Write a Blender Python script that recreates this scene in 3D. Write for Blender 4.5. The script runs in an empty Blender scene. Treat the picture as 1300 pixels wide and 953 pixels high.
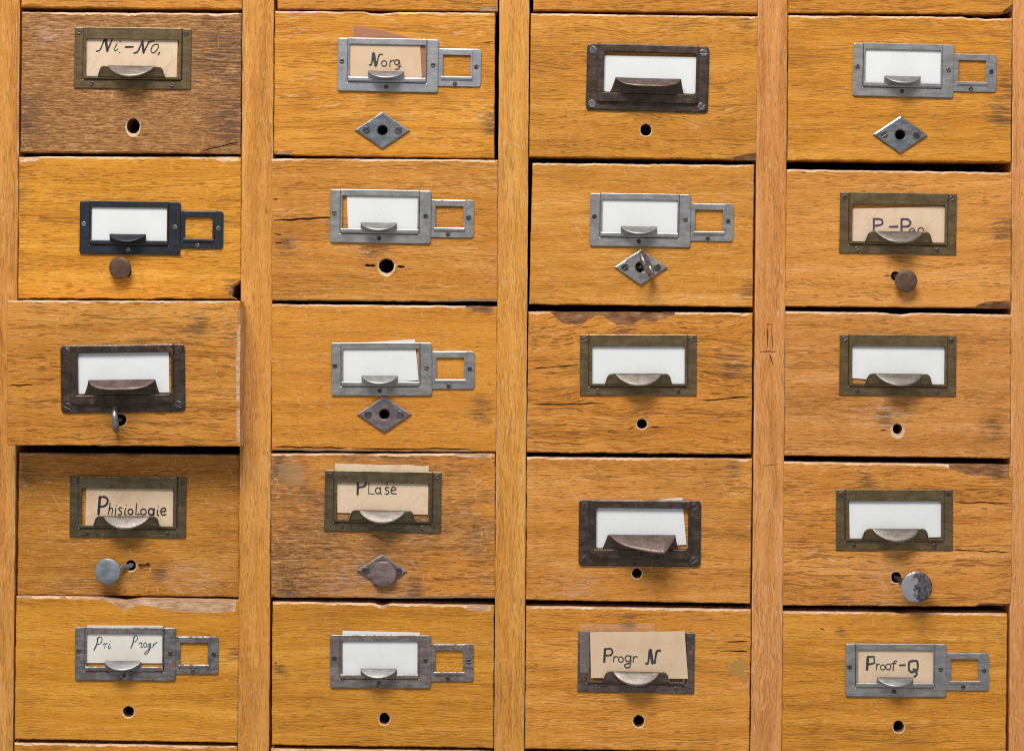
import bpy, math, random
from mathutils import Vector, noise
from mathutils.geometry import tessellate_polygon

# ------------------------------------------------------------------ camera, light, exposure
S = 0.0005                    # metres per unit of the measured drawing (0.5 mm)
CX, CY = 650.0, 432.0         # drawing units: where the camera axis meets the cabinet front
Z0 = 1.20                     # height of the camera axis above the floor
D = 1.25                      # camera distance
sc = bpy.context.scene
cam_d = bpy.data.cameras.new('camera')
cam = bpy.data.objects.new('camera', cam_d)
sc.collection.objects.link(cam)
cam.location = (0, -D, Z0)
cam.rotation_euler = (math.radians(90), 0, 0)
cam_d.sensor_width = 36
cam_d.lens = 36 * D / (1300 * S)
cam_d.shift_y = -(476.5 - CY) / 1300.0
cam_d.clip_start = 0.05
cam_d.clip_end = 50
sc.camera = cam

world = bpy.data.worlds.new('World'); sc.world = world; world.use_nodes = True
bg = world.node_tree.nodes['Background']
bg.inputs[0].default_value = (0.95, 0.975, 1.0, 1); bg.inputs[1].default_value = 0.36

def area(name, loc, target, sx, sy, power, col):
    l = bpy.data.lights.new(name, 'AREA'); l.shape = 'RECTANGLE'; l.size = sx; l.size_y = sy
    l.energy = power; l.color = col
    o = bpy.data.objects.new(name, l); sc.collection.objects.link(o)
    o.location = loc
    o.rotation_euler = (Vector(target) - Vector(loc)).to_track_quat('-Z', 'Y').to_euler()
    return o
area('overhead_lamp', (-0.35, -1.55, Z0 + 2.05), (0, 0, Z0), 1.3, 0.9, 76, (1.0, 0.985, 0.96))

vs = sc.view_settings
vs.view_transform = 'Standard'; vs.look = 'None'; vs.exposure = 0.0; vs.gamma = 1.0; vs.use_curve_mapping = False
sc.cycles.use_denoising = False
sc.cycles.filter_width = 1.15
sc.cycles.max_bounces = 5
sc.cycles.caustics_reflective = False; sc.cycles.caustics_refractive = False

# ------------------------------------------------------------------ helpers
COL = sc.collection
RND = random.Random(7)

def P(px, py, d=0.0):
    """drawing point (px right, py down) at d drawing units in front of the cabinet face -> world"""
    f = (D - d * S) / D
    return Vector(((px - CX) * S * f, -d * S, Z0 + (CY - py) * S * f))

def L(x, y, d):               # local drawing units -> local metres
    return (x * S, -d * S, -y * S)

def mesh(name, verts, faces, mats, parent=None, loc=(0, 0, 0), fm=None, smooth=False):
    me = bpy.data.meshes.new(name)
    me.from_pydata([tuple(v) for v in verts], [], faces)
    for m in mats: me.materials.append(m)
    if fm: me.polygons.foreach_set('material_index', fm)
    if smooth: me.polygons.foreach_set('use_smooth', [True] * len(me.polygons))
    me.update()
    return link(name, me, parent, loc)

def link(name, me, parent=None, loc=(0, 0, 0), roty=0.0):
    o = bpy.data.objects.new(name, me); COL.objects.link(o)
    o.location = loc; o.rotation_euler = (0, roty, 0)
    if parent: o.parent = parent
    return o

def empty(name, loc, label, cat, group=None):
    o = bpy.data.objects.new(name, None); COL.objects.link(o); o.location = loc
    o.empty_display_size = 0.02
    o['label'] = label; o['category'] = cat
    if group: o['group'] = group
    return o

class MB:
    def __init__(s): s.v = []; s.f = []; s.m = []
    def add(s, vs, fs, mi=0):
        o = len(s.v); s.v += vs; s.f += [tuple(i + o for i in f) for f in fs]; s.m += [mi] * len(fs)
    def build(s, name, mats, parent=None, loc=(0, 0, 0), smooth=False):
        return mesh(name, s.v, s.f, mats, parent, loc, s.m, smooth)

def area2(p): return sum(p[i][0] * p[(i + 1) % len(p)][1] - p[(i + 1) % len(p)][0] * p[i][1] for i in range(len(p))) / 2
def cw(p): return p if area2(p) > 0 else p[::-1]       # y is down: positive = clockwise on the picture
def inset(p, b):
    p = cw(p); n = len(p); out = []
    for i in range(n):
        a = Vector(p[i - 1]); c = Vector(p[i]); e = Vector(p[(i + 1) % n])
        d1 = (c - a).normalized(); d2 = (e - c).normalized()
        n1 = Vector((-d1.y, d1.x)); n2 = Vector((-d2.y, d2.x))
        m = n1 + n2
        k = m.length_squared
        m = m * (2 / k) if k > 0.4 else m
        out.append(tuple(c + m * b))
    return out

def rrect(x0, y0, x1, y1, r=0.0, n=4):
    if r <= 0: return [(x0, y0), (x1, y0), (x1, y1), (x0, y1)]
    pts = []
    for cx, cy, a0 in ((x1 - r, y0 + r, -90), (x1 - r, y1 - r, 0), (x0 + r, y1 - r, 90), (x0 + r, y0 + r, 180)):
        for i in range(n + 1):
            a = math.radians(a0 + 90 * i / n); pts.append((cx + r * math.cos(a), cy + r * math.sin(a)))
    return pts
def circ(cx, cy, r, n=20, jit=0.0, ry=None, rnd=RND):
    ry = ry or r
    return [(cx + (1 + rnd.uniform(-jit, jit)) * r * math.cos(2 * math.pi * i / n), cy + (1 + rnd.uniform(-jit, jit)) * ry * math.sin(2 * math.pi * i / n)) for i in range(n)]

def plate(mb, outer, holes, d0, d1, bev, mi=0, mib=None, conv=L, hb=None):
    """a flat plate with chamfered edges and openings, d0 back to d1 front"""
    mib = mi if mib is None else mib
    outer = cw(outer); holes = [cw(h) for h in holes]
    hb = bev if hb is None else hb
    oin = inset(outer, bev); hin = [inset(h, -hb) for h in holes]
    def ring(a, da, b, db, m, flip):
        n = len(a); vs = [conv(x, y, da) for x, y in a] + [conv(x, y, db) for x, y in b]
        fs = [(i, (i + 1) % n, n + (i + 1) % n, n + i) for i in range(n)]
        mb.add(vs, [f[::-1] for f in fs] if flip else fs, m)
    bd = bev * .52
    ring(outer, d0, outer, d1 - bd, mib, False); ring(outer, d1 - bd, oin, d1, mib, False)
    for h, hi in zip(holes, hin):
        ring(h, d0, h, d1 - hb * .9, mib, True); ring(h, d1 - hb * .9, hi, d1, mib, True)
    face(mb, oin, hin, d1, mi, conv)

def face(mb, outer, holes, d, mi, conv=L):
    loops = [[Vector((x, y, 0)) for x, y in q] for q in [outer] + holes]
    flat = [p for q in [outer] + holes for p in q]
    tris = tessellate_polygon(loops)
    out = []
    for t in tris:
        a, b, c = (flat[i] for i in t)
        s = (b[0] - a[0]) * (c[1] - a[1]) - (c[0] - a[0]) * (b[1] - a[1])
        out.append(tuple(t) if s < 0 else (t[0], t[2], t[1]))
    mb.add([conv(x, y, d) for x, y in flat], out, mi)

# ------------------------------------------------------------------ materials
class NT:
    def __init__(s, name):
        s.mat = bpy.data.materials.new(name); s.mat.use_nodes = True
        s.t = s.mat.node_tree; s.b = s.t.nodes['Principled BSDF']
    def n(s, typ, ins=None, **kw):
        nd = s.t.nodes.new('ShaderNode' + typ)
        for k, v in kw.items(): setattr(nd, k, v)
        for k, v in (ins or {}).items(): s.set(nd.inputs[k], v)
        return nd
    def set(s, sock, v):
        if isinstance(v, bpy.types.NodeSocket): s.t.links.new(v, sock)
        elif isinstance(v, bpy.types.Node): s.t.links.new(v.outputs[0], sock)
        else:
            if isinstance(v, tuple) and len(v) == 3 and sock.type == 'RGBA': v = v + (1,)
            sock.default_value = v
    def math(s, op, a, b=0.0, c=0.0, clamp=False):
        return s.n('Math', {0: a, 1: b, 2: c}, operation=op, use_clamp=clamp).outputs[0]
    def mul(s, a, b): return s.math('MULTIPLY', a, b)
    def add(s, a, b): return s.math('ADD', a, b)
    def step(s, v, lo, hi, a=0.0, b=1.0):
        return s.n('MapRange', {0: v, 1: lo, 2: hi, 3: a, 4: b}, interpolation_type='SMOOTHSTEP').outputs[0]
    def mix(s, f, a, b, mode='MIX'):
        nd = s.n('Mix', data_type='RGBA', blend_type=mode)
        s.set(nd.inputs[0], f); s.set(nd.inputs[6], a); s.set(nd.inputs[7], b)
        return nd.outputs[2]
    def ramp(s, v, stops):
        nd = s.n('ValToRGB', {0: v}); e = nd.color_ramp.elements
        while len(e) < len(stops): e.new(0.5)
        for x, (p, c) in zip(e, stops): x.position = p; x.color = (*c, 1)
        return nd.outputs[0]
    def noise(s, vec, scale=1.0, detail=2.0, rough=0.5, dist=0.0):
        return s.n('TexNoise', {'Vector': vec, 'Scale': scale, 'Detail': detail, 'Roughness': rough, 'Distortion': dist}).outputs[0]
    def scale(s, vec, v): return s.n('VectorMath', {0: vec, 1: v}, operation='MULTIPLY').outputs[0]
    def vadd(s, a, b): return s.n('VectorMath', {0: a, 1: b}, operation='ADD').outputs[0]
    def attr(s, name): return s.n('Attribute', attribute_type='OBJECT', attribute_name=name)
    def out(s, col, rough=0.5, metal=0.0, bump=None, bstr=0.3, bdist=0.0004, spec=None):
        s.set(s.b.inputs['Base Color'], col); s.set(s.b.inputs['Roughness'], rough); s.set(s.b.inputs['Metallic'], metal)
        if spec is not None: s.set(s.b.inputs['Specular IOR Level'], spec)
        if bump is not None:
            bn = s.n('Bump', {'Strength': bstr, 'Distance': bdist, 'Height': bump}); s.set(s.b.inputs['Normal'], bn.outputs[0])
        return s.mat

def wood(name, vertical=False, raw=False):
    m = NT(name)
    co = m.n('TexCoord').outputs['Object']
    mm = m.scale(co, (1000, 1000, 1000))
    seed = m.attr('seed').outputs['Fac']; tone = m.attr('tone').outputs['Fac']; wear = m.attr('wear').outputs['Fac']
    por = m.attr('pores').outputs['Fac']; wavy = m.attr('wavy').outputs['Fac']
    sep = m.n('SeparateXYZ', {0: mm}); X, Y, Z = sep.outputs
    if vertical: X, Z = Z, X
    off = m.mul(seed, 173.0)
    base = m.n('CombineXYZ', {0: m.add(X, off), 1: m.add(Y, m.mul(seed, 31.0)), 2: Z}).outputs[0]
    w1 = m.noise(m.scale(base, (.014, .02, .035)), 1, 2)
    w2 = m.noise(m.scale(base, (.045, .05, .11)), 1, 2)
    z2 = m.add(Z, m.add(m.mul(m.math('SUBTRACT', w1, .5), m.mul(wavy, 24.0)), m.mul(m.math('SUBTRACT', w2, .5), m.mul(wavy, 4.5))))
    g = m.n('CombineXYZ', {0: m.add(X, off), 1: m.add(Y, m.mul(seed, 31.0)), 2: z2}).outputs[0]
    bands = m.noise(m.scale(g, (.005, .05, .11)), 1, 3, .55)
    fib = m.noise(m.scale(g, (.06, 1, 1.1)), 1, 3, .7)
    fine = m.noise(m.scale(g, (.35, 2, 2.4)), 1, 2, .65)
    blot = m.noise(m.scale(base, (.022, .03, .04)), 1, 3, .6)
    t = m.add(m.mul(bands, .36), m.add(m.mul(fib, .34), m.mul(fine, .30)))
    if vertical:
        col = m.ramp(t, [(.34, (.42, .155, .024)), (.44, (.61, .250, .050)), (.54, (.73, .335, .082)), (.68, (.85, .48, .17))])
    else:
        col = m.ramp(t, [(.33, (.34, .122, .013)), (.43, (.56, .212, .022)), (.54, (.71, .292, .036)), (.68, (.87, .47, .125))])
    hue = m.attr('hue').outputs['Color']
    col = m.mix(1.0, col, hue, 'MULTIPLY')
    # blotches of darker old varnish
    col = m.mix(m.mul(m.step(blot, .5, .72), .5), col, m.mix(.6, col, (.36, .14, .02)))
    # dark pore dashes, gathered in bands
    pz = m.noise(m.scale(g, (.010, .3, .16)), 1, 2)
    pzs = m.mul(m.math('SUBTRACT', pz, .5), .40)
    pa = m.step(m.add(m.noise(m.scale(g, (.030, 1, 1.7)), 1, 1, .4), pzs), .635, .70)
    pb = m.step(m.add(m.noise(m.scale(g, (.13, 1, 2.0)), 1, 0), pzs), .68, .74)
    pd = m.mul(m.math('MAXIMUM', m.mul(pa, .8), pb), por)
    col = m.mix(m.mul(pd, .70), col, (.115, .040, .010))
    # thin long dark lines
    ln = m.noise(m.scale(g, (.012, .5, .5)), 1, 0)
    lnm = m.mul(m.step(m.math('ABSOLUTE', m.math('SUBTRACT', ln, .5)), .014, .002), m.step(m.noise(m.scale(base, (.03, .1, .12)), 1, 2), .47, .6))
    lnm = m.mul(lnm, m.step(wavy, .35, .8))
    col = m.mix(m.mul(lnm, m.mul(por, .7)), col, (.13, .05, .018))
    # weathered, varnish-free wood
    wn = m.noise(m.scale(base, (.02, .03, .035)), 1, 5, .66)
    speck = m.noise(m.scale(base, (.13, .5, .85)), 1, 3, .7)
    greyc = m.ramp(m.add(m.mul(speck, .40), m.add(m.mul(fib, .33), m.mul(fine, .27))), [(.385, (.055, .025, .011)), (.45, (.22, .092, .030)), (.53, (.40, .185, .066)), (.625, (.66, .40, .19))])
    wmask = m.step(m.add(wn, m.math('SUBTRACT', tone, .5)), .48, .78)
    col = m.mix(m.mul(wmask, .88), col, greyc)
    # stains: up to three per drawer, each with its own place, broken up along the grain
    sn = m.noise(m.scale(g, (.045, .4, .8)), 1, 3, .75)
    darks = None
    for k in ('stain_a', 'stain_b', 'stain_c'):
        a = m.attr(k).outputs['Vector']; sp = m.n('SeparateXYZ', {0: a})
        dx = m.math('SUBTRACT', sep.outputs[0], sp.outputs[0]); dz = m.mul(m.math('SUBTRACT', sep.outputs[2], sp.outputs[1]), .8)
        rr = m.math('SQRT', m.add(m.mul(dx, dx), m.mul(dz, dz)))
        q = m.math('DIVIDE', rr, m.math('MAXIMUM', sp.outputs[2], .01))
        v = m.step(q, 1.1, .1)
        darks = v if darks is None else m.math('MAXIMUM', darks, v)
    dk = m.mul(darks, m.step(m.add(sn, m.mul(darks, .10)), .52, .62))
    col = m.mix(m.mul(dk, .7), col, (.075, .048, .036))
    pa_ = m.n('SeparateXYZ', {0: m.attr('pale_a').outputs['Vector']})
    dx = m.math('SUBTRACT', sep.outputs[0], pa_.outputs[0]); dz = m.mul(m.math('SUBTRACT', sep.outputs[2], pa_.outputs[1]), 1.6)
    pq = m.math('DIVIDE', m.math('SQRT', m.add(m.mul(dx, dx), m.mul(dz, dz))), m.math('MAXIMUM', pa_.outputs[2], .01))
    pk = m.mul(m.step(pq, 1.1, .1), m.step(m.noise(m.scale(base, (.10, .2, .7)), 1, 3, .7), .47, .62))
    col = m.mix(m.mul(pk, .42), col, (.70, .50, .38))
    # scuffs and fine scratches down to pale wood
    sv = m.noise(m.scale(base, (.55, .3, .09)), 1, 2, .6)
    rot = m.n('VectorRotate', {'Vector': base, 'Angle': .7}, rotation_type='Y_AXIS').outputs[0]
    sr = m.noise(m.scale(rot, (.05, .3, 1.4)), 1, 1)
    rot2 = m.n('VectorRotate', {'Vector': base, 'Angle': -1.0}, rotation_type='Y_AXIS').outputs[0]
    sr2 = m.noise(m.scale(rot2, (.04, .3, 1.2)), 1, 1)
    sm = m.noise(m.scale(base, (.06, .1, .07)), 1, 2)
    scr = m.math('MAXIMUM', m.mul(m.step(sr, .72, .77), m.step(sm, .45, .6)), m.math('MAXIMUM', m.mul(m.step(sr2, .72, .77), m.step(sm, .55, .4)), m.mul(m.step(sv, .69, .76), .8)))
    dash = m.mul(m.step(m.noise(m.scale(g, (.16, 1, 1.35)), 1, 1), .63, .70), m.step(m.noise(m.scale(base, (.03, .05, .05)), 1, 3), .40, .62))
    scr = m.math('MAXIMUM', scr, m.mul(dash, .9))
    col = m.mix(m.mul(scr, wear), col, (.74, .47, .25))
    if raw:
        rn = m.noise(m.scale(base, (.07, .3, .5)), 1, 3, .65)
        pale = m.ramp(m.add(m.mul(rn, .6), m.mul(fine, .4)), [(.38, (.50, .27, .12)), (.48, (.72, .46, .27)), (.6, (.86, .64, .43))])
        mixm = m.step(m.noise(m.scale(base, (.035, .1, .1)), 1, 3), .30, .5)
        col = m.mix(m.mul(mixm, .85), m.mix(.5, col, (.36, .17, .06)), pale)
    h = m.math('SUBTRACT', m.add(m.mul(fib, .6), m.mul(fine, .5)), m.add(m.mul(pd, .7), m.mul(lnm, .7)))
    rough = m.add(m.mul(fib, .22), m.add(.36, m.mul(wmask, .22)))
    return m.out(col, m.math('SUBTRACT', rough, .06), 0, h, .7, .0004, .2)

def chipwood(name, a, b, c):
    m = NT(name); co = m.scale(m.n('TexCoord').outputs['Object'], (1000, 1000, 1000))
    f = m.noise(m.scale(co, (.09, .5, 1.5)), 1, 4, .7); k = m.noise(m.scale(co, (.12, .2, .3)), 1, 3)
    col = m.ramp(m.add(m.mul(f, .6), m.mul(k, .4)), [(.36, a), (.5, b), (.64, c)])
    return m.out(col, .7, 0, f, .8, .0006, .2)

def metal(name, base, dark, rust, ramt, metallic, rough, patch=None):
    m = NT(name); tc = m.n('TexCoord').outputs['Object']; rd = m.n('ObjectInfo').outputs['Random']
    co = m.vadd(m.scale(tc, (1000, 1000, 1000)), m.n('CombineXYZ', {0: m.mul(rd, 900.0), 1: 0, 2: m.mul(rd, 311.0)}).outputs[0])
    a = m.noise(co, .16, 4, .65); b = m.noise(m.scale(co, (.10, .3, .5)), 1, 3); f = m.noise(co, 1.3, 3, .7)
    col = m.mix(m.step(m.add(m.mul(a, .55), m.mul(b, .45)), .40, .62), dark, base)
    col = m.mix(m.mul(m.step(f, .55, .75), .5), col, dark)
    r = m.noise(co, .22, 5, .7)
    rm = m.step(r, 1 - ramt - .08, 1 - ramt + .05)
    col = m.mix(rm, col, rust)
    if patch: col = m.mix(m.mul(m.step(m.noise(co, .13, 3), .60, .70), .6), col, patch)
    sp = m.step(m.noise(co, .75, 2), .70, .76)
    col = m.mix(m.mul(sp, .7), col, tuple(x * .35 for x in dark))
    met = m.mul(m.math('SUBTRACT', 1.0, m.mul(rm, .8)), metallic)
    ro = m.add(rough, m.add(m.mul(m.math('SUBTRACT', f, .5), .35), m.mul(rm, .3)))
    return m.out(col, ro, met, m.add(f, m.mul(r, .6)), .25, .0002)

def paper(name, base, dark, amt, line=False):
    m = NT(name); tc = m.n('TexCoord').outputs['Object']; rd = m.n('ObjectInfo').outputs['Random']
    co = m.vadd(m.scale(tc, (1000, 1000, 1000)), m.n('CombineXYZ', {0: m.mul(rd, 700.0), 1: 0, 2: m.mul(rd, 411.0)}).outputs[0])
    a = m.noise(co, .07, 4, .6); f = m.noise(m.scale(co, (.5, 1, 1.2)), 1, 3, .6)
    col = m.mix(m.mul(m.step(a, .42, .72), amt), base, dark)
    col = m.mix(m.mul(m.step(f, .52, .78), amt * .5), col, dark)
    col = m.mix(m.mul(m.step(rd, .2, 1.0), amt * .55), col, dark)
    fx = m.step(m.noise(co, .55, 2), .755, .78)
    col = m.mix(m.mul(fx, .45), col, (.2, .17, .15))
    if line:
        l2 = m.noise(m.scale(m.n('VectorRotate', {'Vector': co, 'Angle': .8}, rotation_type='Y_AXIS').outputs[0], (.03, 1, .12)), 1, 2)
        col = m.mix(m.mul(m.step(m.math('ABSOLUTE', m.math('SUBTRACT', l2, .5)), .02, .0), .3), col, (.55, .33, .18))
    return m.out(col, .75, 0, m.add(a, m.mul(f, .3)), .12, .0006, .25)

def plain(name, col, rough=.6, metal_=0.0, var=.25):
    m = NT(name); co = m.scale(m.n('TexCoord').outputs['Object'], (1000, 1000, 1000))
    n = m.noise(co, .9, 3)
    return m.out(m.mix(m.mul(m.step(n, .4, .7), var), col, tuple(min(1, x * 1.8 + .02) for x in col)), rough, metal_)

W_FRONT = wood('oak_front'); W_EDGE = wood('oak_worn_edge', raw=True)
W_STILE = wood('oak_stile', vertical=True); W_STEDGE = wood('oak_stile_edge', vertical=True, raw=True)
W_CHIP = chipwood('pale_chipped_wood', (.30, .15, .07), (.56, .34, .19), (.76, .53, .34))
W_CHIPD = chipwood('brown_chipped_wood', (.10, .040, .016), (.25, .108, .042), (.50, .26, .105))
W_INNER = chipwood('raw_drawer_wood', (.10, .05, .022), (.20, .11, .05), (.30, .17, .08))
W_RIM = chipwood('pale_hole_rim', (.50, .30, .16), (.74, .50, .31), (.86, .64, .44))
W_BORE = chipwood('bore_wood', (.16, .075, .03), (.30, .155, .07), (.45, .26, .13))
BRASS = metal('aged_brass', (.245, .172, .085), (.165, .112, .054), (.15, .085, .05), .30, .75, .40, (.17, .15, .075))
BRASSG = metal('verdigris_brass', (.200, .150, .082), (.115, .088, .050), (.15, .07, .045), .33, .75, .42, (.125, .125, .075))
STEELB = metal('brown_steel', (.20, .15, .13), (.12, .088, .078), (.20, .10, .07), .38, .7, .42)
IRON = metal('dark_bronze', (.135, .092, .068), (.066, .046, .035), (.14, .072, .046), .33, .75, .42, (.07, .085, .075))
IRONG = metal('green_dark_bronze', (.118, .082, .060), (.058, .043, .033), (.14, .065, .043), .36, .75, .42, (.10, .14, .12))
NICK = metal('nickel_plate', (.50, .50, .515), (.39, .39, .40), (.27, .20, .16), .25, .85, .40)
NICKW = metal('worn_nickel', (.48, .465, .455), (.345, .33, .315), (.26, .175, .13), .32, .85, .42)
NICKR = metal('rusty_nickel', (.34, .33, .33), (.19, .17, .165), (.20, .085, .05), .40, .75, .42)
NICKB = metal('brown_nickel', (.38, .33, .31), (.22, .18, .165), (.20, .10, .07), .38, .75, .42)
BLACKP = metal('black_paint', (.020, .024, .032), (.010, .012, .017), (.03, .03, .03), .2, .0, .42)
SCREW_D = metal('dark_screw', (.16, .14, .13), (.08, .07, .065), (.14, .08, .05), .34, .8, .42)
SCREW_L = metal('grey_screw', (.34, .33, .33), (.18, .17, .17), (.2, .12, .08), .3, .85, .4)
SCREW_B = metal('bronze_screw', (.15, .125, .11), (.08, .065, .058), (.14, .07, .05), .3, .8, .4)
KN_BROWN = metal('brown_knob', (.17, .095, .062), (.11, .062, .042), (.19, .10, .065), .36, .4, .5)
KN_GREY = metal('zinc_knob', (.36, .39, .43), (.22, .245, .275), (.20, .17, .15), .27, .6, .5)
KN_MAUVE = metal('mauve_knob', (.34, .25, .24), (.22, .155, .152), (.10, .07, .07), .37, .55, .45)
def chrome():
    m = NT('chrome_patchy'); co = m.scale(m.n('TexCoord').outputs['Object'], (1000, 1000, 1000)); sp = m.n('SeparateXYZ', {0: co})
    e = m.add(m.mul(sp.outputs[0], .11), m.add(m.mul(m.noise(co, .3, 3, .6), 1.6), m.mul(m.noise(co, 1.2, 2), .35)))
    k = m.step(e, .78, .92)
    f = m.noise(m.scale(co, (.6, 1, .35)), 1, 3)
    col = m.mix(k, (.60, .575, .59), m.mix(m.step(f, .4, .65), (.11, .095, .105), (.27, .235, .245)))
    return m.out(col, m.add(.28, m.mul(k, .2)), .85, f, .1, .0002)
CHROME = chrome()
RINGM = metal('ring_steel', (.45, .42, .43), (.22, .20, .20), (.2, .12, .09), .3, .9, .3)
P_WHITE = paper('white_card', (.84, .845, .84), (.74, .74, .72), .35)
P_AGED = paper('aged_card', (.80, .61, .43), (.70, .47, .29), .6, True)
P_AGED2 = paper('tan_card', (.74, .535, .36), (.64, .43, .27), .6)
P_CREAM = paper('cream_card', (.82, .79, .72), (.76, .62, .48), .5)
INK = plain('black_ink', (.012, .012, .016), .6); INKB = plain('blue_black_ink', (.035, .06, .10), .6)
INKV = plain('violet_ink', (.055, .045, .10), .6); INKG = plain('grey_black_ink', (.035, .035, .038), .6)
SCRAP = paper('glued_paper', (.55, .32, .09), (.42, .22, .05), .7); RESID = paper('glue_residue', (.60, .37, .18), (.46, .24, .08), .9)
def plastic(name, col, alpha):
    m = NT(name); m.set(m.b.inputs['Alpha'], alpha); return m.out(col, .25)
SCRAP.node_tree.nodes['Principled BSDF'].inputs['Alpha'].default_value = .7
RESID.node_tree.nodes['Principled BSDF'].inputs['Alpha'].default_value = .42
FILM = plastic('film_brown', (.50, .25, .17), .55); FILM2 = plastic('film_clear', (.72, .60, .52), .17)

# ------------------------------------------------------------------ the cabinet carcass
TOP, BOT = -178.0, 1145.0
cab = empty('card_catalogue_cabinet', P(650, BOT, 0), 'worn oak card catalogue cabinet holding four columns of small label-fronted drawers', 'cabinet')
cab_loc = Vector(cab.location)
ST = [((-16, -24), (25, 17)), ((308, 302.5), (347.5, 342)), ((634, 628), (672, 666)), ((962.5, 954), (1000, 993)), ((1286, 1282), (1328, 1322))]
def stile(i, lx, rx, gouges):
    mb = MB(); rnd = random.Random(50 + i)
    f = lambda e, y: e[0] + (e[1] - e[0]) * (y - 10) / 850.0
    ys = [TOP - 6 + k * 6.0 for k in range(int((BOT - TOP + 12) / 6) + 1)]
    outer = [(f(rx, y) + .5 * noise.noise(Vector((y * .03, i * 7, 1))), y) for y in ys] + [(f(lx, y) + .5 * noise.noise(Vector((y * .03, i * 7, 9))), y) for y in reversed(ys)]
    outer = cw(outer); n = len(outer)
    inn = inset(outer, 1.0)
    inn = [(a[0] + (b[0] - a[0]) * (.7 + 1.1 * max(0, noise.noise(Vector((b[1] * .05, b[0], 3))))), b[1]) for a, b in zip(outer, inn)]
    loc = P((lx[0] + rx[0]) / 2, 480, 0)
    cv = lambda x, y, d: tuple(P(x, y, 0) + Vector((0, -d * S, 0)) - loc)
    def ring(a, da, b, db, m):
        vs = [cv(x, y, da) for x, y in a] + [cv(x, y, db) for x, y in b]
        mb.add(vs, [(k, (k + 1) % n, n + (k + 1) % n, n + k) for k in range(n)], m)
    ring(outer, -640, outer, -1.0, 0); ring(outer, -1.0, inn, 0, 1)
    hs = [cw(g) for g in gouges]
    face(mb, inn, hs, 0, 0, cv)
    for h in hs: pit(mb, h, 0, -2.5, 2, cv)
    o = mb.build('stile', [W_STILE, W_STEDGE, W_CHIPD], cab, loc - cab_loc)
    return o
def pit(mb, h, d0, d1, mi, cv, mib=None):
    n = len(h)
    vs = [cv(x, y, d0) for x, y in h] + [cv(x, y, d1) for x, y in h]
    mb.add(vs, [(i, n + i, n + (i + 1) % n, (i + 1) % n) for i in range(n)], mi)
    face(mb, h, [], d1, mi if mib is None else mib, cv)
def slot(pts, w, seed=0):
    """a thin crack outline along a polyline, tapering at its ends"""
    r = random.Random(seed); up = []; dn = []
    for i, (x, y) in enumerate(pts):
        a = pts[max(0, i - 1)]; b = pts[min(len(pts) - 1, i + 1)]
        t = Vector((b[0] - a[0], b[1] - a[1])).normalized(); nn = Vector((-t.y, t.x))
        k = w / 2 * (.35 if i in (0, len(pts) - 1) else r.uniform(.7, 1.2))
        up.append((x + nn.x * k, y + nn.y * k)); dn.append((x - nn.x * k, y - nn.y * k))
    return up + dn[::-1]
def wig(x0, y0, x1, y1, n, amp, seed):
    r = random.Random(seed)
    return [(x0 + (x1 - x0) * i / n, y0 + (y1 - y0) * i / n + (r.uniform(-amp, amp) if 0 < i < n else 0)) for i in range(n + 1)]

SPROPS = [(.25, 1.3, .8, .35), (.15, 1.2, .75, .45), (.1, 1.2, .7, .45), (.32, 1.0, .8, .5), (.4, 1.1, .8, .5)]
for i, (a, b) in enumerate(ST):
    gg = []
    if i == 3:
        gg = [slot([(972, 412), (976, 411.5), (981, 412.5)], 1.6, 1), slot([(974, 416), (974.5, 430), (974, 443)], 1.5, 2), slot([(979.5, 416), (980.3, 430), (980.8, 443)], 1.6, 3),
              slot([(965, 446.5), (975, 446), (986, 446.5)], 1.8, 4), slot([(977, 449.5), (979, 456), (981.5, 463)], 1.8, 5), slot([(968, 210), (972, 210)], 1.2, 6), slot([(971.5, 213), (969.5, 219)], 1.2, 7),
              slot([(985, 375), (985.3, 388), (985, 400)], 1.0, 8), slot([(966, 591), (980, 590), (990, 589)], .8, 9)]
    if i == 2: gg = [slot([(650, 470), (651, 473)], 1.5, 3), slot([(648, 491), (649, 495)], 1.3, 4)]
    o = stile(i, *((a, b)), gg)
    tn, po, we, wv = SPROPS[i]
    o['seed'] = .37 + i * 1.31; o['tone'] = tn; o['pores'] = po * .45; o['wear'] = we; o['wavy'] = wv
    o['hue'] = [[.98, .96, .9], [1.02, 1.0, .9], [1.03, 1.02, .85], [1.02, .98, 1.25], [1.0, .96, 1.2]][i]
    for k in ('stain_a', 'stain_b', 'stain_c', 'pale_a'): o[k] = [9999.0, 9999.0, .01]
def boxobj(name, x0, y0, x1, y1, d0, d1, mat, parent, ploc):
    a = P(x0, y0, 0); b = P(x1, y1, 0); c = Vector(((a.x + b.x) / 2, -(d0 + d1) / 2 * S, (a.z + b.z) / 2))
    h = (abs(b.x - a.x) / 2, abs(d1 - d0) / 2 * S, abs(a.z - b.z) / 2)
    v = [(sx * h[0], sy * h[1], sz * h[2]) for sx in (-1, 1) for sy in (-1, 1) for sz in (-1, 1)]
    f = [(0, 1, 3, 2), (4, 6, 7, 5), (0, 4, 5, 1), (2, 3, 7, 6), (0, 2, 6, 4), (1, 5, 7, 3)]
    return mesh(name, v, f, [mat], parent, c - ploc)
boxobj('back_panel', -18, TOP, 1322, BOT, -660, -642, W_INNER, cab, cab_loc)
boxobj('top_board', -30, TOP - 34, 1340, TOP - 7, -640, 4, W_INNER, cab, cab_loc)
boxobj('bottom_board', -34, BOT + 7, 1336, BOT + 34, -640, 4, W_INNER, cab, cab_loc)
COLX = [(22, 306), (346, 630), (670, 957), (997, 1284)]

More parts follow.
